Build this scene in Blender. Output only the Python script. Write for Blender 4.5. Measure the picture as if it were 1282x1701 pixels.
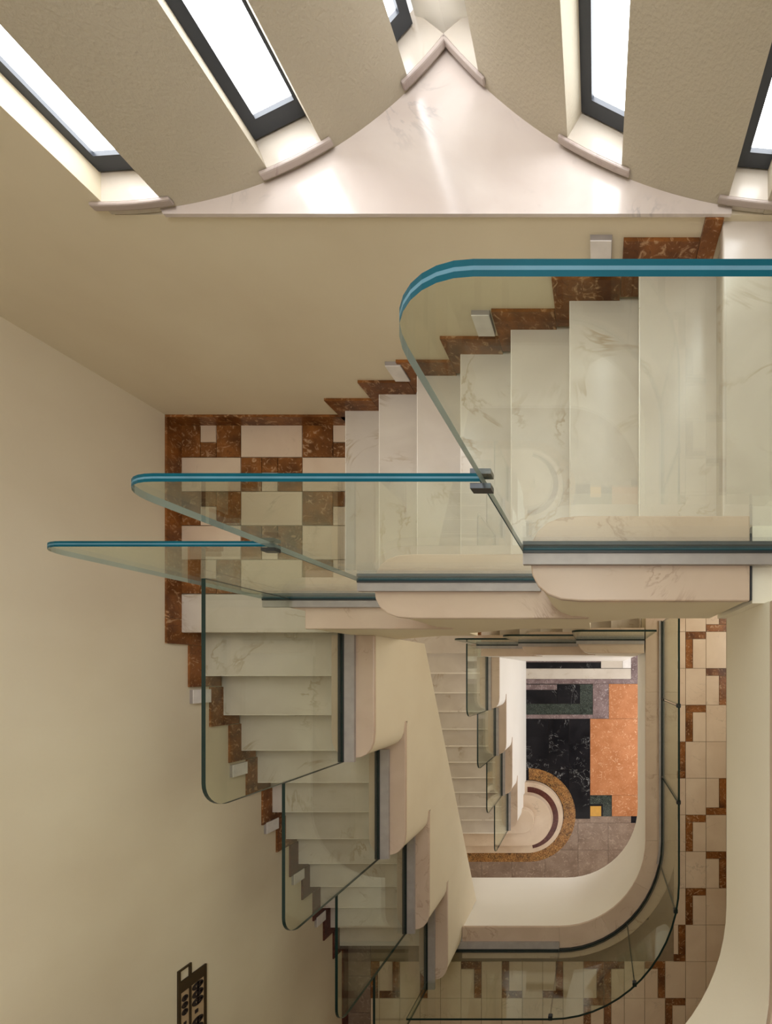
import bpy, math, random
from mathutils import Vector
random.seed(7)
S = bpy.context.scene
for o in list(bpy.data.objects): bpy.data.objects.remove(o)
COL = S.collection

# ------------------------------------------------------------------ camera (looks straight down the well, shifted lens)
CZ = 8.5556
F, NX, NY = 715.0, 990.0, 1116.0
cam = bpy.data.cameras.new('camera'); camo = bpy.data.objects.new('camera', cam); COL.objects.link(camo)
camo.location = (0, 0, CZ)
cam.sensor_fit = 'HORIZONTAL'; cam.sensor_width = 36.0; cam.lens = F / 1282 * 36
cam.shift_x = (641 - NX) / 1282; cam.shift_y = (NY - 850.5) / 1282
cam.clip_start = 0.02; cam.clip_end = 60
S.camera = camo

# ------------------------------------------------------------------ world, lights, exposure
W = bpy.data.worlds.new('world'); S.world = W; W.use_nodes = True
W.node_tree.nodes['Background'].inputs[0].default_value = (1.0, .98, .95, 1)
W.node_tree.nodes['Background'].inputs[1].default_value = 1.0
S.view_settings.view_transform = 'Standard'; S.view_settings.look = 'None'
S.view_settings.gamma = 1; S.view_settings.use_curve_mapping = False
S.view_settings.exposure = 0.42
S.cycles.transparent_max_bounces = 40
S.cycles.max_bounces = 10; S.cycles.diffuse_bounces = 5

def area(name, loc, sx, sy, power, col, rot=(0, 0, 0)):
    l = bpy.data.lights.new(name, 'AREA'); l.shape = 'RECTANGLE'; l.size = sx; l.size_y = sy
    l.energy = power; l.color = col
    o = bpy.data.objects.new(name, l); COL.objects.link(o); o.location = loc; o.rotation_euler = rot
    return o
def aim(o, d): o.rotation_euler = Vector(d).to_track_quat('-Z', 'Y').to_euler(); return o
# daylight falling in through the upper part of the window wall, the lobby's lamps, front gallery daylight, and added fill lights
aim(area('window_daylight', (-.4, 1.45, CZ + 1.55), 2.9, .6, 52, (.98, .98, 1.0)), (-.42, -.16, -.9))
area('stairwell_overhead_fill', (-0.7, -0.8, CZ + 1.85), 2.6, 2.4, 10, (1.0, .95, .87))  # added soft fill from overhead, source unseen
area('gallery_fill', (1.45, -1.6, 6.55), .5, 2.6, 1.3, (1.0, .64, .30))  # added unseen lamp under the top slab, warms the gallery tiles
area('gallery_front_fill', (-.6, -4.1, 6.55), 2.4, .5, .8, (1.0, .64, .30))  # added warm fill over the front gallery, source unseen
area('lower_flight_fill', (-2.25, -.45, 4.25), .5, 1.2, 9, (1.0, .90, .80))  # added under the upper flight to brighten the dim lowest steps
area('lobby_ceiling_light', (1.35, -1.4, 2.95), 1.0, 3.2, 19, (1.0, .93, .85))
area('lobby_front_light', (-.8, -4.0, 2.9), 2.6, .8, 13, (1.0, .93, .85))
aim(area('lobby_side_fill', (2.2, -1.0, 1.5), 2.6, 2.0, 62, (.93, .96, 1.0)), (-1, 0, .02))  # added sideways fill that brightens the white lower parapet
aim(area('gallery_side_fill', (2.22, .55, 5.3), 1.8, 1.6, 34, (1.0, .95, .84)), (-1, 0, .02))  # added fill from the right to light the left parapet face
aim(area('gallery_front_daylight', (-.4, -4.92, 5.2), 2.2, 1.6, 2, (1.0, .86, .66)), (0, 1, .02))

# ------------------------------------------------------------------ materials
def nt(name):
    m = bpy.data.materials.new(name); m.use_nodes = True
    t = m.node_tree; b = t.nodes['Principled BSDF']
    return m, t, b
def N(t, kind, **kw):
    n = t.nodes.new(kind)
    for k, v in kw.items():
        if k.startswith('i_'):
            key = k[2:]; key = int(key) if key.isdigit() else key.replace('_', ' ')
            n.inputs[key].default_value = v
        else: setattr(n, k, v)
    return n
def coords(t, jitter=6.0):
    g = N(t, 'ShaderNodeNewGeometry'); oi = N(t, 'ShaderNodeObjectInfo')
    m = N(t, 'ShaderNodeMath', operation='MULTIPLY'); m.inputs[1].default_value = jitter
    t.links.new(oi.outputs['Random'], m.inputs[0])
    a = N(t, 'ShaderNodeVectorMath', operation='ADD')
    t.links.new(g.outputs['Position'], a.inputs[0]); t.links.new(m.outputs[0], a.inputs[1])
    return a.outputs[0]
def ramp(t, src, stops):
    r = N(t, 'ShaderNodeValToRGB'); cr = r.color_ramp
    while len(cr.elements) < len(stops): cr.elements.new(.5)
    for e, (p, c) in zip(cr.elements, stops):
        e.position = p; e.color = (*c, 1) if len(c) == 3 else c
    t.links.new(src, r.inputs[0]); return r.outputs[0]
def mixc(t, fac, a, b):
    m = N(t, 'ShaderNodeMix', data_type='RGBA')
    for sock, v in ((m.inputs[0], fac), (m.inputs[6], a), (m.inputs[7], b)):
        if isinstance(v, (tuple, float, int)): sock.default_value = (*v, 1) if isinstance(v, tuple) else v
        else: t.links.new(v, sock)
    return m.outputs[2]
def bump(t, b, h, strength, dist):
    n = N(t, 'ShaderNodeBump'); n.inputs['Strength'].default_value = strength; n.inputs['Distance'].default_value = dist
    t.links.new(h, n.inputs['Height']); t.links.new(n.outputs[0], b.inputs['Normal'])

def plaster(name, c1, c2, bs=.15, bscale=90, rough=.75):
    m, t, b = nt(name); v = coords(t, 0)
    n1 = N(t, 'ShaderNodeTexNoise', i_Scale=1.6, i_Detail=4.0); t.links.new(v, n1.inputs['Vector'])
    t.links.new(ramp(t, n1.outputs[0], [(.3, c1), (.7, c2)]), b.inputs['Base Color'])
    b.inputs['Roughness'].default_value = rough; b.inputs['Specular IOR Level'].default_value = .25
    n2 = N(t, 'ShaderNodeTexNoise', i_Scale=float(bscale), i_Detail=3.0); t.links.new(v, n2.inputs['Vector'])
    bump(t, b, n2.outputs[0], bs, .004)
    return m
def marble(name, c1, c2, vein, vs=2.2, vw=.03, rough=.22, veinamt=.75, jitter=6.0):
    m, t, b = nt(name); v = coords(t, jitter)
    cl = N(t, 'ShaderNodeTexNoise', i_Scale=2.6, i_Detail=5.0, i_Distortion=.6); t.links.new(v, cl.inputs['Vector'])
    base = ramp(t, cl.outputs[0], [(.32, c1), (.68, c2)])
    vn = N(t, 'ShaderNodeTexNoise', i_Scale=vs, i_Detail=5.0, i_Roughness=.6, i_Distortion=1.4); t.links.new(v, vn.inputs['Vector'])
    f = ramp(t, vn.outputs[0], [(.5 - vw, (0, 0, 0)), (.5, (1, 1, 1)), (.5 + vw * .6, (0, 0, 0))])
    ms = N(t, 'ShaderNodeTexNoise', i_Scale=3.1, i_Detail=2.0); t.links.new(v, ms.inputs['Vector'])
    mask = ramp(t, ms.outputs[0], [(.5, (0, 0, 0)), (.66, (veinamt,) * 3)])
    mu = N(t, 'ShaderNodeMath', operation='MULTIPLY'); t.links.new(f, mu.inputs[0]); t.links.new(mask, mu.inputs[1])
    t.links.new(mixc(t, mu.outputs[0], base, vein), b.inputs['Base Color'])
    b.inputs['Roughness'].default_value = rough; b.inputs['Specular IOR Level'].default_value = .4
    return m
def breccia(name, dark, mid, light, scale=22, rough=.3, lw=.62):
    m, t, b = nt(name); v = coords(t, 9)
    n1 = N(t, 'ShaderNodeTexNoise', i_Scale=float(scale), i_Detail=6.0, i_Roughness=.62, i_Distortion=2.2); t.links.new(v, n1.inputs['Vector'])
    n2 = N(t, 'ShaderNodeTexNoise', i_Scale=scale * .35, i_Detail=3.0); t.links.new(v, n2.inputs['Vector'])
    base = ramp(t, n2.outputs[0], [(.3, dark), (.65, mid)])
    f = ramp(t, n1.outputs[0], [(lw - .07, (0, 0, 0)), (lw + .05, (.85,) * 3)])
    f2 = ramp(t, n1.outputs[0], [(.30, (.8,) * 3), (.42, (0, 0, 0))])
    c = mixc(t, f, base, light); c = mixc(t, f2, c, dark)
    t.links.new(c, b.inputs['Base Color']); b.inputs['Roughness'].default_value = rough
    b.inputs['Specular IOR Level'].default_value = .35
    return m
def plain(name, c, rough=.4, metal=0.0, spec=.5):
    m, t, b = nt(name); v = coords(t, 3)
    n = N(t, 'ShaderNodeTexNoise', i_Scale=14.0, i_Detail=3.0); t.links.new(v, n.inputs['Vector'])
    t.links.new(ramp(t, n.outputs[0], [(.3, tuple(x * .9 for x in c)), (.7, tuple(min(1, x * 1.06) for x in c))]), b.inputs['Base Color'])
    b.inputs['Roughness'].default_value = rough; b.inputs['Metallic'].default_value = metal
    b.inputs['Specular IOR Level'].default_value = spec
    return m
def glass(name, tint, refl=.9):
    m = bpy.data.materials.new(name); m.use_nodes = True; t = m.node_tree
    for n in list(t.nodes): t.nodes.remove(n)
    out = N(t, 'ShaderNodeOutputMaterial'); tr = N(t, 'ShaderNodeBsdfTransparent'); gl = N(t, 'ShaderNodeBsdfGlossy')
    tr.inputs[0].default_value = (*tint, 1); gl.inputs['Roughness'].default_value = .0
    gl.inputs[0].default_value = (.93, 1, .95, 1)
    fr = N(t, 'ShaderNodeFresnel'); ge = N(t, 'ShaderNodeNewGeometry')
    io = N(t, 'ShaderNodeMix', data_type='FLOAT'); io.inputs[2].default_value = 1.45; io.inputs[3].default_value = 1/1.45
    t.links.new(ge.outputs['Backfacing'], io.inputs[0]); t.links.new(io.outputs[0], fr.inputs[0])
    mu = N(t, 'ShaderNodeMath', operation='MULTIPLY'); mu.inputs[1].default_value = refl
    t.links.new(fr.outputs[0], mu.inputs[0])
    mx = N(t, 'ShaderNodeMixShader'); t.links.new(mu.outputs[0], mx.inputs[0])
    t.links.new(tr.outputs[0], mx.inputs[1]); t.links.new(gl.outputs[0], mx.inputs[2]); t.links.new(mx.outputs[0], out.inputs[0])
    return m
def lit_pane(name):
    m = bpy.data.materials.new(name); m.use_nodes = True; t = m.node_tree
    for n in list(t.nodes): t.nodes.remove(n)
    out = N(t, 'ShaderNodeOutputMaterial'); em = N(t, 'ShaderNodeEmission')
    g = N(t, 'ShaderNodeNewGeometry'); n = N(t, 'ShaderNodeTexNoise', i_Scale=28.0, i_Detail=6.0, i_Roughness=.7)
    t.links.new(g.outputs['Position'], n.inputs['Vector'])
    t.links.new(ramp(t, n.outputs[0], [(.26, (.16, .17, .2)), (.36, (.95, .975, 1))]), em.inputs[0])
    em.inputs[1].default_value = 6.5
    t.links.new(em.outputs[0], out.inputs[0]); return m

M = {}
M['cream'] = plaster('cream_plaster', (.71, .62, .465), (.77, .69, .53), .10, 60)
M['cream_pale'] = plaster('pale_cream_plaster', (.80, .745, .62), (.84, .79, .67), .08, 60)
M['cream_rough_shaded'] = plaster('shaded_rough_cream_plaster', (.52, .465, .365), (.575, .515, .41), .5, 110)  # same paint as cream, darkened to put the backlit shade into the piers
M['white_wall'] = plaster('white_plaster', (.84, .80, .73), (.87, .835, .77), .06, 60)
M['ceiling'] = plaster('ceiling_plaster', (.82, .78, .70), (.84, .8, .72), .05, 50)
M['marble'] = marble('white_marble', (.55, .485, .415), (.64, .58, .505), (.34, .24, .13), 1.5, .03, .22, .65)
M['marble_ledge'] = marble('rose_marble', (.62, .535, .49), (.72, .645, .60), (.36, .33, .33), 2.2, .03, .2, .7)
M['marble_pink'] = marble('pink_marble', (.50, .375, .285), (.58, .45, .35), (.34, .23, .16), 2.6, .03, .35)
M['marble_tile'] = marble('tile_marble', (.60, .46, .34), (.68, .55, .42), (.42, .33, .25), 2.4, .02)
M['lip'] = marble('lilac_marble', (.40, .33, .30), (.52, .44, .40), (.3, .2, .2), 3, .03, .35)
M['nosing_highlight'] = marble('highlight_marble', (.74, .68, .60), (.82, .77, .69), (.42, .33, .24), 1.9, .02, .2)  # lighter marble paints the highlight line along each tread nose
M['brown'] = breccia('brown_breccia', (.085, .026, .006), (.28, .10, .022), (.55, .34, .18), 18)
M['brown_tile'] = breccia('brown_tile_breccia', (.085, .028, .007), (.27, .10, .024), (.52, .34, .20), 17)
M['gold_breccia'] = breccia('golden_breccia', (.04, .016, .008), (.25, .10, .026), (.56, .31, .10), 30, .35, .54)
M['orange'] = breccia('orange_marble', (.40, .145, .05), (.50, .205, .085), (.74, .46, .28), 12, .4, .63)
M['black'] = marble('black_marble', (.006, .006, .008), (.016, .015, .018), (.5, .5, .5), 4.0, .012, .25, .9)
M['black'].node_tree.nodes['Principled BSDF'].inputs['Specular IOR Level'].default_value = .12
M['green_black'] = breccia('green_black_marble', (.008, .012, .010), (.028, .04, .032), (.16, .19, .16), 40, .25, .6)
M['purple'] = breccia('purple_grey_marble', (.13, .085, .085), (.25, .18, .18), (.48, .42, .42), 14, .3)
M['greybrown'] = breccia('grey_brown_marble', (.20, .135, .10), (.30, .22, .17), (.42, .32, .25), 10, .3)
M['maroon'] = breccia('maroon_marble', (.06, .014, .012), (.11, .028, .02), (.24, .10, .07), 30)
M['gold'] = plain('gold_inlay', (.62, .33, .05), .35)
M['grout'] = plain('grout', (.26, .19, .12), .8)
M['grout_dark'] = plain('dark_grout', (.05, .042, .036), .8)
M['pane'] = glass('clear_green_glass', (.925, .95, .905))
M['edge'] = plain('teal_glass_edge', (.003, .062, .085), .45, 0, .05)
M['edge_shaded'] = plain('shaded_green_glass_edge', (.006, .022, .019), .3, 0, .3)  # same glass edge as the teal one, darkened where less light falls
M['edge_glint'] = plain('glinting_glass_edge', (.26, .33, .33), .3, 0, .3)  # pale tone paints light reflected by the upright pane edges
M['inter'] = plain('pale_interlayer', (.08, .18, .23), .45, 0, .1)
M['shoe'] = plain('brushed_aluminium', (.36, .325, .31), .5, .25)
M['gasket'] = plain('black_gasket', (.018, .02, .022), .5)
M['clamp'] = plain('dark_metal_clamp', (.05, .055, .06), .3, .8)
M['frame'] = plain('dark_window_frame', (.035, .04, .05), .45)
M['lit'] = lit_pane('daylit_frosted_glass')
M['white'] = plain('white_enamel', (.80, .76, .74), .4)
M['sign'] = plain('dark_bronze', (.045, .026, .008), .5)
M['sign_ink'] = plain('black_ink', (.02, .012, .012), .6)
M['plaque'] = plain('plaque_beige', (.50, .36, .22), .6)

# ------------------------------------------------------------------ mesh helpers
def zd(d): return CZ - d
class MB:
    def __init__(s): s.v, s.f, s.mi = [], [], []
    def box(s, x0, x1, y0, y1, z0, z1, mi=0):
        x0, x1 = sorted((x0, x1)); y0, y1 = sorted((y0, y1)); z0, z1 = sorted((z0, z1))
        b = len(s.v)
        s.v += [(x0,y0,z0),(x1,y0,z0),(x1,y1,z0),(x0,y1,z0),(x0,y0,z1),(x1,y0,z1),(x1,y1,z1),(x0,y1,z1)]
        for q in ((3,2,1,0),(4,5,6,7),(0,1,5,4),(1,2,6,5),(2,3,7,6),(3,0,4,7)):
            s.f.append(tuple(b + i for i in q)); s.mi.append(mi)
        return s
    def prism(s, pts, z0, z1, mi=0, bevel=0.0):
        """vertical prism over a plan outline (x, y)"""
        a = sum(p[0]*q[1]-q[0]*p[1] for p, q in zip(pts, pts[1:]+pts[:1]))
        if a < 0: pts = pts[::-1]
        n = len(pts); b = len(s.v)
        s.v += [(x, y, z0) for x, y in pts] + [(x, y, z1) for x, y in pts]
        s.f.append(tuple(b + i for i in range(n))[::-1]); s.mi.append(mi)
        s.f.append(tuple(b + n + i for i in range(n))); s.mi.append(mi)
        for i in range(n):
            j = (i + 1) % n
            s.f.append((b+i, b+j, b+n+j, b+n+i)); s.mi.append(mi)
        return s
    def extrude(s, pts, axis, c0, c1, mi=0):
        """prism over an outline in (s, z), pushed along the other horizontal axis ('x' or 'y')"""
        n = len(pts); b = len(s.v)
        P = (lambda u, z, c: (u, c, z)) if axis == 'y' else (lambda u, z, c: (c, u, z))
        s.v += [P(u, z, c0) for u, z in pts] + [P(u, z, c1) for u, z in pts]
        s.f.append(tuple(b + i for i in range(n))); s.mi.append(mi)
        s.f.append(tuple(b + n + i for i in range(n))[::-1]); s.mi.append(mi)
        for i in range(n):
            j = (i + 1) % n
            s.f.append((b+i, b+n+i, b+n+j, b+j)); s.mi.append(mi)
        return s
    def strip(s, inner, outer, z0, z1, mi=0):
        """swept wall between two polylines with the same number of points"""
        n = len(inner); b = len(s.v)
        for (x, y), (u, w) in zip(inner, outer): s.v += [(x,y,z0),(u,w,z0),(u,w,z1),(x,y,z1)]
        for i in range(n - 1):
            o, p = b + 4*i, b + 4*i + 4
            for k in range(4):
                l = (k + 1) % 4
                s.f.append((o+k, o+l, p+l, p+k)); s.mi.append(mi)
        s.f.append((b+3, b+2, b+1, b)); s.mi.append(mi)
        e = b + 4*(n-1); s.f.append((e, e+1, e+2, e+3)); s.mi.append(mi)
        return s
def finish(name, mb, mats, parent=None, smooth=False, bevel=0.0):
    mats = mats if isinstance(mats, (list, tuple)) else [mats]
    xs = [p[0] for p in mb.v]; ys = [p[1] for p in mb.v]; zs = [p[2] for p in mb.v]
    c = Vector(((min(xs)+max(xs))/2, (min(ys)+max(ys))/2, min(zs)))
    me = bpy.data.meshes.new(name)
    me.from_pydata([tuple(Vector(p) - c) for p in mb.v], [], mb.f)
    for m in mats: me.materials.append(M[m])
    me.polygons.foreach_set('material_index', mb.mi)
    import bmesh
    bm = bmesh.new(); bm.from_mesh(me); bmesh.ops.recalc_face_normals(bm, faces=bm.faces)
    bm.to_mesh(me); bm.free()
    me.update()
    o = bpy.data.objects.new(name, me); COL.objects.link(o)
    if parent:
        o.parent = parent; o.location = c - wloc(parent)
    else: o.location = c
    if bevel:
        bv = o.modifiers.new('bevel', 'BEVEL'); bv.width = bevel; bv.segments = 2; bv.limit_method = 'ANGLE'; bv.angle_limit = math.radians(50)
    if smooth: shade(o)
    return o
def shade(o, ang=35):
    for p in o.data.polygons: p.use_smooth = True
    bpy.context.view_layer.objects.active = o
    try:
        o.data.set_sharp_from_angle(angle=math.radians(ang))
    except Exception: pass
def wloc(o):
    v = o.location.copy()
    while o.parent: o = o.parent; v += o.location
    return v
def tag(o, label, cat, group=None, kind=None):
    o['label'] = label; o['category'] = cat
    if group: o['group'] = group
    if kind: o['kind'] = kind
    return o
def empty(name, loc, label, cat, group=None, kind=None):
    o = bpy.data.objects.new(name, None); COL.objects.link(o); o.location = loc; o.empty_display_size = .1
    return tag(o, label, cat, group, kind)

# ------------------------------------------------------------------ levels and plan
R, T = .165, .30
TOP = 1.6256; L1 = TOP + 8*R; MID = L1 + 12*R; L2 = MID + 8*R; G0 = L2 + 12*R; GND = CZ
XW, YW = -2.851, 1.7015              # left and back wall faces
XE, YF = 2.3, -5.0                   # right and front wall faces
def nx(i): return .478 - T*i         # nosings of the back flights
def ny(k): return .269 - T*k         # nosings of the left flights
STEP = 3.3/7
def cap(j, low): return 1.445 + STEP*j + (3.3 if low else 0)
CEIL = CZ + 1.9

# ------------------------------------------------------------------ walls
mb = MB().box(XW-.25, XW, YF-.2, YW+.25, 0, CEIL)
tag(finish('wall_left', mb, 'cream'), 'tall cream plaster wall along the left side of the stairwell', 'wall', kind='structure')
mb = MB().box(XW, XE, YW, YW+.25, 0, zd(1.603)).box(XW, -1.79, YW, YW+.25, zd(1.603), CEIL)
tag(finish('wall_back', mb, 'cream'), 'cream plaster wall behind the upper flight of stairs', 'wall', kind='structure')
mb = MB().box(XE, XE+.2, YF-.2, YW+1.6, 0, CEIL)
tag(finish('wall_right', mb, 'cream_pale'), 'pale plaster wall closing the galleries on the right', 'wall', kind='structure')
mb = MB().box(XW, XE, YF-.2, YF, 0, CEIL)
tag(finish('wall_front', mb, 'cream_pale'), 'pale plaster wall closing the galleries at the front', 'wall', kind='structure')
mb = MB().box(XW-.25, XE+.2, YF-.2, YW+1.6, CEIL, CEIL+.15)
tag(finish('ceiling', mb, 'ceiling'), 'pale plaster ceiling over the stairwell', 'ceiling', kind='structure')

# ------------------------------------------------------------------ curved window wall with its ledge
LC, LR = (-1.8, 3.286), 1.586
RC, RR = (.75, 3.397), 1.697
def la(deg, off=0.0):
    a = math.radians(deg); r = LR - off
    return (LC[0] + r*math.sin(a), LC[1] - r*math.cos(a))
def ra(deg, off=0.0):
    a = math.radians(deg); r = RR - off
    return (RC[0] - r*math.sin(a), RC[1] - r*math.cos(a))
def arc(fn, a0, a1, off=0.0, n=10): return [fn(a0 + (a1-a0)*i/n, off) for i in range(n+1)]
ZL = zd(1.59)
cusp = (-.5515, 2.308)
led = [(-1.60, 1.692), (.50, 1.692)] + arc(ra, 8.5, 46.0, .06, 16) + [(-.5515, 2.36)] + arc(la, 48, 6.0, .06, 16)
tag(finish('trim_1', MB().prism(led, ZL-.012, ZL), 'marble_ledge'), 'white marble ledge with a pointed back edge under the windows', 'ledge', kind='structure')
def pier(fn, a0, a1, label, mat='cream_rough_shaded', zb=None):
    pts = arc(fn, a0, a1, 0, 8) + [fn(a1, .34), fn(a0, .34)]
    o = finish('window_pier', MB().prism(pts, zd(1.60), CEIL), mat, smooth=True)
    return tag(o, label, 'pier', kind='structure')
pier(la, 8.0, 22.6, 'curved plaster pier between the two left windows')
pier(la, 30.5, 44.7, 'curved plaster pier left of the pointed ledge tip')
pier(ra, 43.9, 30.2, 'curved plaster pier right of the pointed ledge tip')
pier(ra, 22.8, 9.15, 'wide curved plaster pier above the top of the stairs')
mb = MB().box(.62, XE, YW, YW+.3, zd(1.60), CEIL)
tag(finish('window_pier', mb, 'cream_rough_shaded'), 'plaster wall end right of the rightmost window', 'pier', kind='structure')

def window(n, fn, a0, a1, label, rec=.10, extra0=0, extra1=0):
    p0, p1 = Vector((*fn(a0, rec), 0)), Vector((*fn(a1, rec), 0))
    t = (p1 - p0).normalized(); c = (p0 + p1)/2
    nrm = Vector((LC[0], LC[1], 0)) - c if fn is la else Vector((RC[0], RC[1], 0)) - c
    nrm.normalize()
    w = empty('window_%d' % n, (c.x, c.y, zd(1.555)), label, 'window', kind='structure')
    zb, zt = zd(1.55), CEIL - .05
    q0, q1 = p0 - t*extra0, p1 + t*extra1
    def bar(a, b, z0, z1, n0, n1, name, mat):
        pts = [(a + nrm*n0), (b + nrm*n0), (b + nrm*n1), (a + nrm*n1)]
        return finish(name, MB().prism([(p.x, p.y) for p in pts], z0, z1), mat, w)
    bw = .042
    bar(q0, q0 + t*bw, zb, zt, 0, .04, 'frame_stile', 'frame')
    bar(q1 - t*bw, q1, zb, zt, 0, .04, 'frame_stile', 'frame')
    bar(q0 + t*bw, q1 - t*bw, zb, zb + .045, 0, .04, 'frame_rail', 'frame')
    bar(q0 + t*bw, q1 - t*bw, zt - .045, zt, 0, .04, 'frame_rail', 'frame')
    bar(q0 + t*bw, q1 - t*bw, zb + .045, zt - .045, .018, .026, 'pane', 'lit')
    # marble sill with a thin lip
    i0, i1 = sorted((a0, a1))
    ar = arc(fn, i0, i1, 0.0, 6)
    sill = ar + [fn(i1, .14), fn(i0, .14)]
    finish('sill', MB().prism(sill, zd(1.60), zd(1.556)), 'marble', w)
    e = math.degrees(.035 / (LR if fn is la else RR))
    lo, hi = i0 - e, i1 + e
    if n == 3: hi = i1
    if n == 4: hi = i1
    lip = arc(fn, lo, hi, -.014, 8) + arc(fn, hi, lo, .0, 8)
    finish('sill_lip', MB().prism(lip, zd(1.578), zd(1.554)), 'lip', w, bevel=.005)
    return w
window(1, la, .0, 8.0, 'leftmost tall dark-framed window, beside the plain back wall', extra0=.0, extra1=.05)
window(2, la, 22.6, 30.5, 'second tall dark-framed window from the left', extra1=.03)
window(3, la, 44.7, 51.9, 'small corner of a dark-framed window left of the ledge tip', extra0=.03, extra1=-.045)
window(4, ra, 50.1, 43.9, 'window hidden by the pier right of the ledge tip', extra0=-.045, extra1=.03)
window(5, ra, 30.2, 22.8, 'tall dark-framed window right of the ledge tip', extra1=.03)
window(6, ra, 9.15, 1.0, 'rightmost dark-framed window above the top landing', extra1=.03)
# jambs that close the recess at the cusp, and window 1's side wall
cr = (-.5515, 2.345)
mb = MB().prism([cr, (-.655, 2.372), (-.66, 2.55), (-.45, 2.55), (-.452, 2.372)], zd(1.60), CEIL)
tag(finish('window_pier', mb, 'white_wall'), 'white plaster corner post behind the pointed ledge tip', 'pier', kind='structure')
mb = MB().box(-1.86, -1.79, YW+.25, YW+.42, zd(1.60), CEIL)
tag(finish('window_pier', mb, 'white_wall'), 'white plaster reveal on the left of the leftmost window', 'pier', kind='structure')

# ------------------------------------------------------------------ floors and landings
def slab(name, mb, mat, label): return tag(finish(name, mb, mat), label, 'floor', kind='structure')
GAP = .0026
def tile(parent, x0, x1, y0, y1, ztop, mat, name='tile', th=.012, lift=0.0):
    return finish(name, MB().box(x0+GAP, x1-GAP, y0+GAP, y1-GAP, ztop-th, ztop+lift), mat, parent)
# top floor
fl = slab('floor', MB().box(.62, XE, -5.0, YW+.25, zd(TOP+.27), zd(TOP+.012)).box(.52, .64, .5, YW, zd(TOP+.2), zd(TOP+.012))
          .box(XW, .574, -5.0, -1.9-.25, zd(TOP+.27), zd(TOP+.012)), 'grout', 'white marble floor of the top landing')
finish('landing_slab', MB().box(nx(0), .86, .50, 1.74, zd(TOP+.035), zd(TOP)), 'marble', fl, bevel=.006)
for i in range(3):
    finish('landing_slab', MB().box(.862+.48*i, .862+.48*i+.478, .50, 1.74, zd(TOP+.012), zd(TOP)), 'marble', fl)
for j in range(4):
    finish('landing_slab', MB().box(.9, XE, .498-.6*(j+1), .498-.6*j-.002, zd(TOP+.012), zd(TOP)), 'marble', fl)

TA, TB = .42, .2335
def u_tile(parent, x0, y0, ztop, up, shift=0.0, w=TA, h=TB, xmax=None):
    """brown tile with one small white square let into its top or bottom edge"""
    x1 = x0 + w; y1 = y0 + h; s0, s1 = x0 + w*(.34+shift), x0 + w*(.60+shift)
    hh = h*.56
    xm = xmax or x1
    if up: yb0, yb1, ya0, ya1 = y0, y1-hh, y1-hh, y1
    else: yb0, yb1, ya0, ya1 = y0+hh, y1, y0, y0+hh
    tile(parent, x0, s0, y0, y1, ztop, 'brown_tile')
    tile(parent, s0, min(s1, xm), ya0, ya1, ztop, 'marble_tile')
    tile(parent, s0, min(s1, xm), yb0, yb1, ztop, 'brown_tile')
    if xm > s1 + .01: tile(parent, s1, xm, y0, y1, ztop, 'brown_tile')
def half_landing(lv, label, low):
    par = slab('floor', MB().box(XW, -1.60, ny(0)+.02, YW, zd(lv+.16), zd(lv+.010)), 'grout', label)
    xs = [XW, XW+TA, XW+2*TA]
    for c in range(3):
        for r in range(5):
            x0 = XW + TA*c; y1 = YW - TB*r; y0 = y1 - TB
            x1 = min(x0 + TA, -1.60)
            if (c + r) % 2 == 0:
                u_tile(par, x0, y0, zd(lv), up=(r % 4 == 0), shift=(.16 if c == 2 else 0), xmax=x1)
            else: tile(par, x0, x1, y0, y1, zd(lv), 'marble_tile')
    tile(par, -1.60, -1.575, ny(0)+.2, YW, zd(lv), 'brown_tile')
    finish('nosing_strip', MB().box(XW, -1.74 if not low else -1.60, ny(0), YW-TB*5-.002, zd(lv+.035), zd(lv)), 'marble', par, bevel=.006)
    return par
half_landing(L1, 'half landing paved with brown and white marble checkers', False)
half_landing(L2, 'lower half landing under the upper stairs', True)

# middle floor: grid of white tiles with L-shaped brown inlays
mf = slab('floor', MB().box(.60, XE, YF, YW, zd(MID+.25), zd(MID+.010))
          .box(XW, .60, YF, -2.85, zd(MID+.25), zd(MID+.010)), 'grout', 'middle gallery floor of white tiles with L-shaped brown inlays')
GX, GY = 1.0225, .4595     # grid corner: left edge of column 1, top edge of row 0
LT = {(1,0):'TL',(1,2):'TL',(1,5):'TL',(1,7):'TL',(2,-1):'BR',(2,1):'TR',(2,4):'BR',(2,6):'TR',(0,3):'BR',(0,8):'BR',
      (3,0):'TR',(3,2):'BR',(3,5):'TL',(3,7):'TR',(0,10):'TL',(-1,9):'TR',(-2,8):'BL',(2,10):'TL',(-1,11):'BR',(1,11):'TR',
      (-3,9):'TL',(-3,10):'BL',(-4,9):'TR',(-5,8):'TL',(-6,9):'BR',(-7,8):'TR',(-8,9):'BL',(-9,8):'TL',(-10,9):'TR',(-11,8):'BR',
      (-12,9):'TL',(-13,8):'TR',(-14,9):'BR',(-15,9):'TL',(-4,10):'TL',(-6,11):'TR',(-8,11):'BL',(-10,11):'TL',(-12,11):'BR',(-14,11):'TR'}
IW, IH = .083, .083
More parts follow.
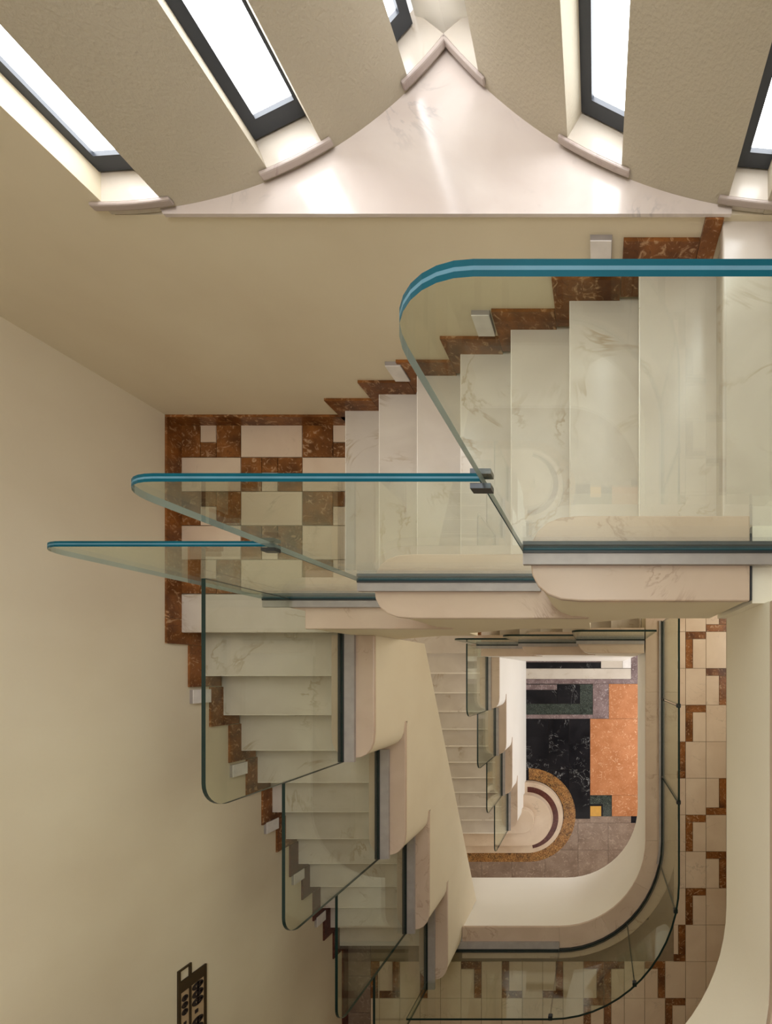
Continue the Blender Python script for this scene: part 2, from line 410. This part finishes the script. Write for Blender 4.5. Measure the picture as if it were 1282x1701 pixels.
for c in range(-16, 6):
    for r in range(-3, 13):
        x0 = GX + (c-1)*TB; x1 = x0 + TB; y1 = GY - r*.4195; y0 = y1 - .4195
        x1 = min(x1, XE); y0 = max(y0, YF)
        if x1 < .885 and y1 > -3.12: continue
        x0 = max(x0, XW+.27)
        if x1 - x0 < .03 or y1 - y0 < .03: continue
        if y1 > -3.12 and x0 < .885: x0 = .885
        if x0 < .885 and y1 > -3.12: continue
        if x1 < .7 and y1 > -3.12: y1 = -3.12
        k = LT.get((c, r))
        if not k or x1-x0 < .1 or y1-y0 < .15:
            tile(mf, x0, x1, y0, y1, zd(MID), 'brown_tile' if (k and x1-x0 < .1) else 'marble_tile'); continue
        if 'T' in k: tile(mf, x0, x1, y1-IH, y1, zd(MID), 'brown_tile'); a0, a1 = y0, y1-IH
        else: tile(mf, x0, x1, y0, y0+IH, zd(MID), 'brown_tile'); a0, a1 = y0+IH, y1
        if 'L' in k: tile(mf, x0, x0+IW, a0, a1, zd(MID), 'brown_tile'); b0, b1 = x0+IW, x1
        else: tile(mf, x1-IW, x1, a0, a1, zd(MID), 'brown_tile'); b0, b1 = x0, x1-IW
        tile(mf, b0, b1, a0, a1, zd(MID), 'marble_tile')
for r in range(5):
    tile(mf, XW, XW+.27, -3.06-.42*(r+1), -3.06-.42*r, zd(MID), 'greybrown', 'border_slab')

# ground floor: large inlaid slabs
gf = slab('floor', MB().box(XW, XE, YF, YW, -.12, -.012), 'grout_dark', 'lobby floor of black, orange and grey inlaid marble slabs')
SC = CZ/F
def gt(x0, x1, y0, y1, mat, name='floor_slab', lift=0.0, th=.012):
    return tile(gf, (x0-NX)*SC, (x1-NX)*SC, (NY-y1)*SC, (NY-y0)*SC, 0, mat, name, th, lift)
for a, b in ((868, 911.5), (911.5, 945), (945, 980)):
    for c, d in ((1194, 1278), (1278, 1360)): gt(a, b, c, d, 'black')
gt(980, 1085, 1194, 1321, 'orange'); gt(1016, 1085, 1321, 1356, 'orange'); gt(1011, 1085, 1136, 1194, 'orange')
gt(868, 1085, 1128, 1136, 'purple'); gt(984.5, 1011, 1136, 1194, 'purple'); gt(868, 984.5, 1187, 1194, 'purple')
gt(868, 925, 1137, 1146, 'purple'); gt(868, 925, 1146, 1169, 'black'); gt(925, 963, 1137, 1169, 'black')
gt(963, 984.5, 1137, 1187, 'green_black'); gt(868, 963, 1169, 1187, 'green_black')
gt(980, 1016, 1321, 1336, 'green_black'); gt(1001, 1016, 1336, 1356, 'green_black')
gt(980, 1001, 1336, 1339, 'black'); gt(998.5, 1001, 1339, 1356, 'black'); gt(980, 998.5, 1339, 1356, 'gold', 'gold_inlay')
gt(1048, 1060, 1356, 1367, 'black'); gt(1060, 1085, 1356, 1367, 'greybrown')
gt(980, 1048, 1356, 1367, 'greybrown')
for a, b in ((752, 800), (800, 850), (850, 905), (905, 960), (960, 1010), (1010, 1085)):
    top = 1360 if b <= 980 else 1367
    for c, d in ((top, 1412), (1412, 1470), (1470, 1535)):
        if a == 960:
            gt(960, 980, 1360, 1367, 'greybrown') if c == top else None
            c = max(c, 1367)
        gt(a, b, c, d, 'greybrown')
gt(868, 998, 1101, 1110, 'black'); gt(868, 1048, 1110.5, 1128, 'marble', 'threshold_slab')
gt(998, 1034, 1092, 1110, 'marble', 'threshold_slab'); gt(1034, 1048, 1080, 1110, 'white', 'threshold_slab')
gt(1048, 1085, 1080, 1128, 'purple'); gt(868, 998, 1085, 1100, 'purple')
for i in range(3):
    for j in range(6):
        tile(gf, 1.14+.38*i, 1.14+.38*(i+1), 1.3-1.0*(j+1), 1.3-1.0*j, 0, 'greybrown', 'floor_slab')
CB = (-1.34, -2.845)
def pie(r, a0=90, a1=-90, n=28): return [(CB[0] + r*math.cos(math.radians(a0+(a1-a0)*i/n)), CB[1] + r*math.sin(math.radians(a0+(a1-a0)*i/n))) for i in range(n+1)]
def ringpts(ro, ri, left=True):
    o = pie(ro); i = pie(ri)
    if left: o = o + [(XW, CB[1]-ro)]; i = i + [(XW, CB[1]-ri)]
    return i, o
i, o = ringpts(.93, .70)
finish('breccia_border', MB().strip(i, o, -.01, .004), 'gold_breccia', gf)

# ------------------------------------------------------------------ stairs
def flight_back(base, label, y0):
    e = empty('stair_flight', (-.6, 1.1, zd(base+8*R)), label, 'stairs')
    for i in range(1, 8):
        td = finish('tread', MB().box(nx(i)+.006, nx(i-1)+.03, y0, YW-.003, zd(base+i*R+.032), zd(base+i*R)), 'marble', e)
        finish('nosing_highlight', MB().box(nx(i), nx(i)+.0065, y0, YW-.003, zd(base+i*R+.032), zd(base+i*R)), 'nosing_highlight', td, bevel=.004)
    for i in range(1, 9):
        x = nx(i-1)+.022
        finish('riser', MB().box(x, x+.018, y0, YW-.003, zd(base+i*R), zd(base+(i-1)*R+.032)), 'marble', e)
    pts = [(nx(0)+.2, zd(base+.04)), (nx(7)+.03, zd(base+8*R-.03)), (nx(7)+.03, zd(base+8*R+.16)), (nx(7)+.3, zd(base+8*R+.16)), (nx(0)+.2, zd(base+.30))]
    pts = []
    for i in range(0, 8): pts += [(nx(i)+.045, zd(base+i*R+.034)), (nx(i)+.045, zd(base+(i+1)*R+.034))]
    pts += [(nx(7)+.045, zd(base+8*R+.12)), (nx(0)+.1, zd(base+.26)), (nx(0)+.1, zd(base+.034))]
    finish('soffit', MB().extrude(pts, 'y', y0, YW-.003), 'cream', e)
    return e
def flight_left(base, label, x1, nt=11):
    nw = .022 if base > 5 else .006  # painted highlight strip is wider on the lowest flight
    e = empty('stair_flight', (-2.2, -1.3, zd(base+12*R)), label, 'stairs')
    for k in range(1, nt+1):
        td = finish('tread', MB().box(XW+.003, x1, ny(k)+nw, ny(k-1)+.03, zd(base+k*R+.032), zd(base+k*R)), 'marble', e)
        finish('nosing_highlight', MB().box(XW+.003, x1, ny(k), ny(k)+nw+.0005, zd(base+k*R+.032), zd(base+k*R)), 'nosing_highlight', td, bevel=.004)
    for k in range(1, nt+2):
        y = ny(k-1)+.022
        finish('riser', MB().box(XW+.003, x1, y, y+.018, zd(base+k*R), zd(base+(k-1)*R+.032)), 'marble', e)
    pts = []
    for k in range(0, nt+1): pts += [(ny(k)+.045, zd(base+k*R+.034)), (ny(k)+.045, zd(base+(k+1)*R+.034))]
    pts += [(ny(nt)+.045, zd(base+12*R+.12)), (ny(0)+.1, zd(base+.26)), (ny(0)+.1, zd(base+.034))]
    finish('soffit', MB().extrude(pts, 'x', XW+.003, x1), 'cream', e)
    return e
flight_back(TOP, 'white marble flight descending from the top landing along the back wall', .518)
flight_left(L1, 'white marble flight descending along the left wall to the middle gallery', -1.753)
flight_back(MID, 'marble flight just below the upper back flight, mostly hidden', .478)
e = flight_left(L2, 'lowest white marble flight reaching the round bottom steps in the lobby', -1.658)
# rounded bottom steps
fr = [(XW+.003, CB[1]-.486)] + pie(.486)[::-1] + [(-1.5, CB[1]+.486), (-1.5, ny(11)), (XW+.003, ny(11))]
finish('round_step', MB().prism(fr, .165, .33), 'marble_tile', e, bevel=.008)
fr = [(XW+.003, CB[1]-.69)] + pie(.69)[::-1] + [(-1.5, CB[1]+.69), (-1.5, ny(11)), (XW+.003, ny(11))]
finish('round_step', MB().prism(fr, .0045, .165), 'marble_tile', e, bevel=.008)
ii, oo = pie(.50, 90, -80), pie(.605, 90, -80)
finish('dark_ring', MB().strip(ii, oo, .15, .1665), 'maroon', e)  # dark band around the foot of the upper round step
c11 = (-1.40, ny(11)+.23)
rr = [(c11[0]+.23*math.cos(math.radians(a)), c11[1]+.23*math.sin(math.radians(a))) for a in range(-90, 91, 10)]
finish('round_step', MB().prism([(-1.66, ny(11))] + rr + [(-1.66, ny(11)+.46)], .33, .495), 'marble_tile', e, bevel=.006)

# ------------------------------------------------------------------ skirtings
bb = finish('baseboard_back', MB().box(XW, -1.63, YW-.016, YW, zd(L1), zd(L1-.10)), 'brown')
tag(bb, 'stepped brown marble skirting on the back wall', 'skirting', kind='structure')
def pc(par, mb, mat='brown'): return finish('skirting_piece', mb, mat, par)
for i in range(1, 8):
    pc(bb, MB().box(nx(i)-.07, nx(i-1)-.072, YW-.016, YW, zd(TOP+(i+1)*R-.02), zd(TOP+i*R-.105)))
pc(bb, MB().box(nx(0)-.07, nx(0)-.002, YW-.016, YW, zd(TOP+R-.02), zd(1.603)))
bl = finish('baseboard_left', MB().box(XW, XW+.016, .36, YW-.017, zd(L1), zd(L1-.10)), 'brown')
tag(bl, 'stepped brown marble skirting on the left wall', 'skirting', kind='structure')
pc(bl, MB().box(XW, XW+.016, ny(0)-.08, .358, zd(L1+R-.02), zd(L1-.10)))
for k in range(1, 12):
    pc(bl, MB().box(XW, XW+.016, ny(k)-.075, ny(k-1)-.082, zd(L1+(k+1)*R-.02), zd(L1+k*R-.105)), 'brown' if k < 7 else 'maroon')
pc(bl, MB().box(XW, XW+.016, YF, ny(11)-.08, zd(MID), zd(MID-.10)), 'maroon')

# ------------------------------------------------------------------ stepped parapets
def round_end_x(x_end, x_start, y0, y1, a=.17, n=10):
    """plan outline of a coping whose low end (x_end) is rounded"""
    b = (y1-y0)/2; yc = (y0+y1)/2; pts = [(x_start, y0), (x_start, y1)]
    for i in range(n+1):
        t = math.pi/2 - math.pi*i/n*1.0
        c, s_ = math.cos(t), math.sin(t)
        pts.append((x_end + a - a*abs(c)**.8, yc + b*(abs(s_)**.8)*(1 if s_ >= 0 else -1)))
    return pts
def swap(pts): return [(b, a) for a, b in pts]
CT = .03
def para_back(low, ends, start, y0, y1, label):
    e = empty('stepped_parapet', (-.6, (y0+y1)/2, zd(cap(3, low)+.4)), label, 'parapet')
    mb = MB(); ins = .006
    sts = [start, ends[0]+.19, ends[1]+.19]
    for j in range(3):
        z = zd(cap(j, low)); zn = zd(cap(j+1, low)+.05)
        if j == 2:
            xe = ends[2]
            out = [(sts[j], y0), (sts[j], y1)] + [(xe+.12-.12*math.sin(math.radians(a)), y1-.12+.12*math.cos(math.radians(a))) for a in range(0, 91, 15)] \
                  + [(xe, y0+.15), (xe+.02, y0+.125), (xe+.137, y0+.10), (xe+.137, y0)]
            bod = [(sts[j], y0+ins), (sts[j], y1-ins), (xe+.137, y1-ins), (xe+.137, y0+ins)]
        else:
            out = round_end_x(ends[j], sts[j], y0, y1)
            bod = round_end_x(ends[j]+ins, sts[j], y0+ins, y1-ins)
        finish('coping', MB().prism(out, z-CT, z), 'marble_pink', e, smooth=False, bevel=.005)
        mb.prism(bod, zn, z-CT)
    # plaster web between the blocks and the sloping underside
    pts = []
    for j in range(3):
        z = zd(cap(j, low)+CT+.002); xe = ends[j] + (.20 if j < 2 else .14)
        pts += [(sts[j] if j == 0 else ends[j-1]+.20, z), (xe, z)]
    X0, X1 = ends[2]+.14, start
    if low: pts += [(X0, .0), (X1, .0)]
    else:
        f = lambda x: zd(1.79 + (.437-x)*.757)
        pts += [(X0, f(X0)), (X1, f(X1))]
    mb.extrude(pts, 'y', y0+ins+.001, y1-ins-.001)
    finish('parapet_wall', mb, 'white_wall' if low else 'cream', e, smooth=True)
    if not low:
        finish('joint_strip', MB().box(start, start+.006, y0+.002, y1-.06, zd(cap(0, low)+.03), zd(cap(0, low))-.001), 'gasket', e)
    return e
def para_left(low, ends, start, x0, x1, label):
    e = empty('stepped_parapet', ((x0+x1)/2, -1.4, zd(cap(6, low)+.4)), label, 'parapet')
    mb = MB(); ins = .006
    sts = [start, ends[0]+.19, ends[1]+.19, ends[2]+.19]
    for j in range(4):
        z = zd(cap(j+3, low)); zn = zd(cap(j+4, low)+.05)
        out = swap(round_end_x(ends[j], sts[j], x0, x1)); bod = swap(round_end_x(ends[j]+ins, sts[j], x0+ins, x1-ins))
        finish('coping', MB().prism(out, z-CT, z), 'marble_pink', e, bevel=.005)
        if j == 3: zn = zd(MID) if not low else .33
        mb.prism(bod, zn, z-CT)
    pts = []
    for j in range(4):
        z = zd(cap(j+3, low)+CT+.002)
        pts += [(sts[j] if j == 0 else ends[j-1]+.20, z), (ends[j]+.20, z)]
    if low: pts += [(ends[3]+.20, 0.0), (start, 0.0)]
    else:
        f = lambda y: zd(3.70 + (.29-y)*.5225)
        pts += [(ends[3]+.20, zd(MID+.25)), (-2.83, zd(MID+.25)), (-2.83, f(-2.83)), (start, f(start))]
    mb.extrude(pts, 'x', x0+ins+.001, x1-ins-.001)
    finish('parapet_wall', mb, 'white_wall' if low else 'cream', e, smooth=True)
    return e
UB = dict(ends=[-.222, -.99, -1.753], gl=[-.2425, -1.053, -1.837], start=.517, y0=.238, y1=.525, g=.4103)
UL = dict(ends=[-.575, -1.42, -2.28, -3.06], gl=[-.596, -1.442, -2.303, -3.142], start=.244, x0=-1.76, x1=-1.477, g=-1.68)
LB = dict(ends=[-.20, -.90, -1.66], gl=[-.219, -.941, -1.58], start=.53, y0=.205, y1=.485, g=.36)
LL = dict(ends=[-.53, -1.27, -2.02, -2.74], gl=[-.55, -1.29, -2.04, -2.79], start=.21, x0=-1.665, x1=-1.385, g=-1.556)
para_back(False, UB['ends'], UB['start'], UB['y0'], UB['y1'], 'stepped cream parapet with rounded pink marble copings beside the uppermost flight')
para_left(False, UL['ends'], UL['start'], UL['x0'], UL['x1'], 'stepped cream parapet with rounded marble copings beside the left flight')
para_back(True, LB['ends'], LB['start'], LB['y0'], LB['y1'], 'small stepped white parapet seen through the well, behind the lobby floor')
para_left(True, LL['ends'], LL['start'], LL['x0'], LL['x1'], 'small stepped white parapet beside the lowest flight, above the round steps')

# ------------------------------------------------------------------ gallery parapets
def path(xr, ytop, yc, xc, r, xl, off, n=14):
    """edge of the well: down the right side, round the corner, along the front; off pushes outwards"""
    pts = [(xr+off, ytop), (xr+off, yc)]
    for i in range(1, n+1):
        a = math.radians(-90*i/n); pts.append((xc + (r+off)*math.cos(a), yc + (r+off)*math.sin(a)))
    pts.append((xl, pts[-1][1])); return pts
def gpath(off, top=.62): return path(.544, top, -1.864, -.406, .95, -1.478, off)
gp = empty('gallery_parapet', (.0, -2.9, zd(MID+1.02)), 'curved cream parapet edging the middle gallery', 'parapet')
gw = lambda o: gpath(o)[:-1] + [(-1.75, gpath(o)[-1][1])]
finish('parapet_wall', MB().strip(gw(.03), gw(.30), zd(5.95), zd(4.745+CT)), 'white_wall', gp, smooth=True)
def cut(pts, s0, s1):
    """piece of a polyline between two fractions of its length"""
    L = [0]
    for p, q in zip(pts, pts[1:]): L.append(L[-1] + math.dist(p, q))
    def at(s):
        for k in range(len(L)-1):
            if s <= L[k+1] + 1e-9:
                f = (s - L[k])/(L[k+1]-L[k]); return (pts[k][0]+(pts[k+1][0]-pts[k][0])*f, pts[k][1]+(pts[k+1][1]-pts[k][1])*f)
        return pts[-1]
    a, b = s0*L[-1], s1*L[-1]
    return [at(a)] + [p for p, l in zip(pts, L) if a+1e-4 < l < b-1e-4] + [at(b)]
def cutparam(pts, k0, k1):
    """piece between two fractional indices"""
    def at(k):
        i = min(int(k), len(pts)-2); f = k - i
        return (pts[i][0]+(pts[i+1][0]-pts[i][0])*f, pts[i][1]+(pts[i+1][1]-pts[i][1])*f)
    return [at(k0)] + [pts[i] for i in range(int(k0)+1, len(pts)) if k0+1e-6 < i < k1-1e-6] + [at(k1)]
def kright(y, top=.62): return (top - y)/(top + 1.864)
ci, co = gpath(0), gpath(.345)
# a coping stone for each stretch between joints
ks = [0, kright(-.225), kright(-1.13), 1.0, 5.5, 10.5, 15.0, 16.0]
for a, b in zip(ks, ks[1:]):
    finish('coping', MB().strip(cutparam(ci, a, b), cutparam(co, a, b), zd(4.745)-CT, zd(4.745)), 'marble_pink', gp, bevel=.004)

# top gallery edge on the right
def tpath(off): return path(.575, .235, -1.03, -.275, .85, XW+.004, off, 18)
tp = empty('gallery_parapet', (.7, -.8, zd(1.9)), 'large pale parapet face of the top gallery at the right edge', 'parapet')
finish('parapet_wall', MB().strip(tpath(0), tpath(.28), zd(1.90), zd(1.40)-CT), 'cream_pale', tp, smooth=True)
finish('coping', MB().strip(tpath(0), tpath(.29), zd(1.40)-CT, zd(1.40)), 'marble_pink', tp, bevel=.004)
mb = MB().box(.535, .855, .235, .50, zd(1.90), zd(1.445)-CT)
finish('corner_block', mb, 'cream_pale', tp)

# ------------------------------------------------------------------ glass balustrades
TH = .018
def pane_outline(s0, s1, zb, zt, r):
    sg = 1 if s1 > s0 else -1
    pts = [(s0, zb), (s0, zt)]
    for a in range(0, 91, 10):
        pts.append((s1 - sg*r + sg*r*math.sin(math.radians(a)), zt - r + r*math.cos(math.radians(a))))
    pts.append((s1, zb)); return pts
def pane_mesh(axis, c, pts):
    mb = MB(); n = len(pts); offs = [-TH/2, -.0022, .0022, TH/2]
    P = (lambda u, z, k: (u, k, z)) if axis == 'y' else (lambda u, z, k: (k, u, z))
    for o in offs: mb.v += [P(u, z, c+o) for u, z in pts]
    mb.f += [tuple(range(n)), tuple(3*n+i for i in range(n))[::-1]]; mb.mi += [0, 0]
    for L in range(3):
        for i in range(n):
            j = (i+1) % n
            mb.f.append((L*n+i, (L+1)*n+i, (L+1)*n+j, L*n+j)); mb.mi.append(3 if i >= n-5 and i < n-1 else (1 if L != 1 else 2))
    return mb
def panel(axis, c, s0, s1, dcap, h, label, group, dark, shoe_out, sw=.06):
    """glass pane in a metal shoe; shoe_out = +1/-1: side of the flat cover strip"""
    zb, zt = zd(dcap) + .012, zd(dcap - h)
    mid = (s0+s1)/2
    loc = (mid, c, zd(dcap)) if axis == 'y' else (c, mid, zd(dcap))
    e = empty('glass_balustrade_panel', loc, label, 'glass panel', group)
    finish('pane', pane_mesh(axis, c, pane_outline(s0, s1, zb, zt, .118)), ['pane', 'edge_shaded' if dark else 'edge', 'edge_shaded' if dark else 'inter', 'edge_shaded' if dark else 'edge_glint'], e)
    lo, hi = sorted((s0, s1))
    def bx(c0, c1, z0, z1, name, mat):
        c0, c1 = sorted((c0, c1))
        mb = MB().box(lo, hi, c0, c1, z0, z1) if axis == 'y' else MB().box(c0, c1, lo, hi, z0, z1)
        return finish(name, mb, mat, e)
    z0 = zd(dcap)
    bx(c - shoe_out*(TH/2+.012), c - shoe_out*TH/2, z0, z0+.026, 'gasket', 'gasket')
    bx(c + shoe_out*TH/2, c + shoe_out*(TH/2+.008), z0, z0+.024, 'gasket', 'gasket')
    bx(c + shoe_out*(TH/2+.008), c + shoe_out*(TH/2+sw), z0, z0+.020, 'cover_strip', 'shoe')
    return e
def clamp(axis, c, s, z, e):
    for k in (-1, 1):
        mb = MB()
        if axis == 'y': mb.box(s-.022, s+.022, c+k*(TH/2+.001), c+k*(TH/2+.012), z-.032, z-.004)
        else: mb.box(c+k*(TH/2+.001), c+k*(TH/2+.012), s-.022, s+.022, z-.032, z-.004)
        finish('clamp', mb, 'clamp', e)
HB = 1.008
g = 'upper stair glass panels'
nmU = ['large glass panel with a thick teal top edge beside the topmost steps',
       'glass panel with a teal top edge over the marble stairs and half landing',
       'lowest glass panel of the back flight, tip reaching over the left wall']
s = .60
for j in range(3):
    p = panel('y', UB['g'], s, UB['gl'][j], cap(j, False), HB, nmU[j], g, False, -1, .045)
    if j: clamp('y', UB['g'], s, zd(cap(j, False)-HB), p)
    s = UB['gl'][j] - .003
nmL = ['tall glass panel with a dark green edge beside the first left steps',
       'second glass panel down the left flight', 'third glass panel down the left flight',
       'bottom glass panel of the left flight at the picture edge']
s = .40
for j in range(4):
    p = panel('x', UL['g'], s, UL['gl'][j], cap(j+3, False), 1.017, nmL[j], g, True, 1, .075)
    s = UL['gl'][j] - .003
g = 'lower stair glass panels'
nm = ['small glass panel nearest the right gallery, under the upper stairs', 'small middle glass panel under the upper stairs', 'small glass panel over the lower landing corner']
s = .53
for j in range(3):
    panel('y', LB['g'], s, LB['gl'][j], cap(j, True), .98, nm[j], g, True, -1, .045); s = LB['gl'][j] - .003
nm = ['topmost small glass panel of the lowest flight', 'second small glass panel of the lowest flight', 'third small glass panel of the lowest flight', 'last small glass panel, beside the round bottom steps']
s = .34
for j in range(4):
    panel('x', LL['g'], s, LL['gl'][j], cap(j+3, True), .98, nm[j], g, True, 1, .045); s = LL['gl'][j] - .003

# curved gallery balustrade
def ggl(off): return path(.730, .56, -1.864, -.406, 1.136+.04, -1.52, off)
def g2(off):
    pts = [(.730+off, .56), (.730+off, -1.864)]
    for i in range(1, 15):
        a = math.radians(-90*i/14); pts.append((-.406 + (1.136+off)*math.cos(a), -1.864 + (1.20+off)*math.sin(a)))
    pts.append((-1.68, pts[-1][1])); return pts
def kr2(y): return (.56 - y)/(.56 + 1.864)
ks = [0, kr2(-.30), kr2(-1.155), 2.9, 8.6, 15.0, 16.0]
nm = ['straight gallery glass panel at the back of the right parapet', 'straight gallery glass panel in the middle of the right parapet',
      'gallery glass panel where the right parapet begins to curve', 'curved gallery glass panel at the right of the corner',
      'curved gallery glass panel at the bottom of the corner', 'straight gallery glass panel along the front parapet']
dg, hg = 4.745, .95
for q, (a, b) in enumerate(zip(ks, ks[1:])):
    mid = cutparam(g2(0), (a+b)/2, b)[0]
    e = empty('glass_balustrade_panel', (mid[0], mid[1], zd(dg)), nm[q], 'glass panel', 'gallery glass panels')
    a2, b2 = a+.004, b-.004
    A, B = cutparam(g2(-TH/2), a2, b2), cutparam(g2(TH/2), a2, b2)
    mb = MB(); n = len(A); z0, z1 = zd(dg)+.012, zd(dg-hg)
    for (x, y), (u, w) in zip(A, B): mb.v += [(x,y,z0),(u,w,z0),(u,w,z1),(x,y,z1)]
    for i in range(n-1):
        o_, p_ = 4*i, 4*i+4
        for k, mi in ((0, 1), (1, 0), (2, 1), (3, 0)):
            l = (k+1) % 4; mb.f.append((o_+k, o_+l, p_+l, p_+k)); mb.mi.append(mi)
    mb.f += [(3,2,1,0), (4*n-4, 4*n-3, 4*n-2, 4*n-1)]; mb.mi += [1, 1]
    finish('pane', mb, ['pane', 'edge_shaded'], e, smooth=True)
    A, B = cutparam(g2(-TH/2-.01), a, b), cutparam(g2(-TH/2), a, b)
    finish('gasket', MB().strip(A, B, zd(dg), zd(dg)+.022), 'gasket', e)
    A, B = cutparam(g2(TH/2), a, b), cutparam(g2(TH/2+.01), a, b)
    finish('gasket', MB().strip(A, B, zd(dg), zd(dg)+.022), 'gasket', e)
    if q in (0, 1, 2, 5):
        wd = .075 if q == 5 else .02
        A, B = cutparam(g2(-TH/2-.01-wd), a, b), cutparam(g2(-TH/2-.01), a, b)
        finish('cover_strip', MB().strip(A, B, zd(dg), zd(dg)+.018), 'shoe', e)
    if q:
        c0 = cutparam(g2(-.022), a, b)[0]; c1 = cutparam(g2(.022), a, b)[0]
        cx, cy = (c0[0]+c1[0])/2, (c0[1]+c1[1])/2
        finish('clamp', MB().box(cx-.019, cx+.019, cy-.019, cy+.019, zd(dg-hg)-.045, zd(dg-hg)-.004), 'clamp', e, bevel=.006)

# ------------------------------------------------------------------ step lights
def step_light(loc, axis, label):
    e = empty('step_light', loc, label, 'step light', 'step lights on the stair walls')
    x, y, z = loc
    if axis == 'y':
        finish('housing', MB().box(x-.043, x+.043, y-.022, y, z, z+.125), 'shoe', e)
        finish('cover', MB().box(x-.043, x+.040, y-.026, y-.022, z, z+.125), 'white', e)
    else:
        finish('housing', MB().box(x, x+.022, y-.048, y+.048, z, z+.14), 'shoe', e)
        finish('cover', MB().box(x+.022, x+.026, y-.048, y+.048, z, z+.14), 'white', e)
nm = ['white step light on the back wall above the topmost steps', 'white step light on the back wall seen through the large glass panel', 'white step light on the back wall near the half landing']
for q, (x, d) in enumerate(((.02, 1.80), (-.545, 2.150), (-1.115, 2.485))): step_light((x, YW, zd(d)), 'y', nm[q])
nm = ['white step light highest on the left wall', 'white step light second from the top on the left wall', 'white step light third from the top on the left wall',
      'white step light fourth from the top on the left wall', 'white step light lowest on the left wall']
for q, (y, d) in enumerate(((-.175, 3.16), (-.775, 3.49), (-1.345, 3.835), (-1.95, 4.17), (-2.54, 4.50))): step_light((XW, y, zd(d)), 'x', nm[q])

# ------------------------------------------------------------------ directory plaque on the left wall
pl = empty('wall_sign', (XW, -2.4, zd(3.135)), 'narrow dark bronze openwork sign on the left wall', 'sign')
def wp(y0, y1, d0, d1, name, mat, x1=.012, x0=.0): return finish(name, MB().box(XW+x0, XW+x1, y0, y1, zd(d1), zd(d0)), mat, pl)
y1 = -2.125
wp(y1-1.0, y1, 2.932, 3.135, 'backing', 'plaque', .006)
wp(y1-1.0, y1, 2.928, 2.944, 'frame_bar', 'sign', .014); wp(y1-1.0, y1, 3.122, 3.138, 'frame_bar', 'sign', .014)
wp(y1-1.0, y1-.08, 3.008, 3.020, 'frame_bar', 'sign', .014); wp(y1-.078, y1, 2.944, 3.122, 'header_bar', 'sign', .012)
wp(y1, y1+.085, 2.928, 2.944, 'frame_bar', 'sign', .012); wp(y1, y1+.085, 3.01, 3.024, 'frame_bar', 'sign', .012); wp(y1+.072, y1+.085, 2.944, 3.01, 'frame_bar', 'sign', .012)
random.seed(3)
yy = y1 - .11
def glyph(yc, d0, d1, w):
    """an illegible ornament: a small oval ring"""
    n = 14; mbg = MB(); zc = (zd(d0)+zd(d1))/2; hz = (d1-d0)/2
    o = [(yc + w*math.cos(2*math.pi*i/n), zc + hz*math.sin(2*math.pi*i/n)) for i in range(n)]
    q = [(yc + w*.42*math.cos(2*math.pi*i/n), zc + hz*.42*math.sin(2*math.pi*i/n)) for i in range(n)]
    for x in (XW+.006, XW+.011):
        mbg.v += [(x, a, b) for a, b in o] + [(x, a, b) for a, b in q]
    for i in range(n):
        j = (i+1) % n
        mbg.f += [(2*n+i, 2*n+j, 3*n+j, 3*n+i), (i, j, 2*n+j, 2*n+i)]; mbg.mi += [0, 0]
    mbg.box(XW+.006, XW+.011, yc-w*.9, yc+w*.9, zc-hz*.14, zc+hz*.14)
    mbg.box(XW+.006, XW+.011, yc-w*.2, yc+w*.25, zc-hz*.8, zc)
    finish('ornament', mbg, 'sign_ink', pl)
for grp in range(3):
    for q in range(3):
        glyph(yy - grp*.25 - .02 - q*.048, 2.955, 2.998, .021)
    wp(yy - grp*.25 - .205, yy - grp*.25 - .185, 2.968, 2.986, 'ornament', 'sign_ink', .011, .006)
    for q in range(3):
        glyph(yy - grp*.25 - .0 - q*.056, 3.03, 3.115, .027)
    wp(yy - grp*.25 - .19, yy - grp*.25 - .165, 3.052, 3.074, 'ornament', 'sign_ink', .011, .006)
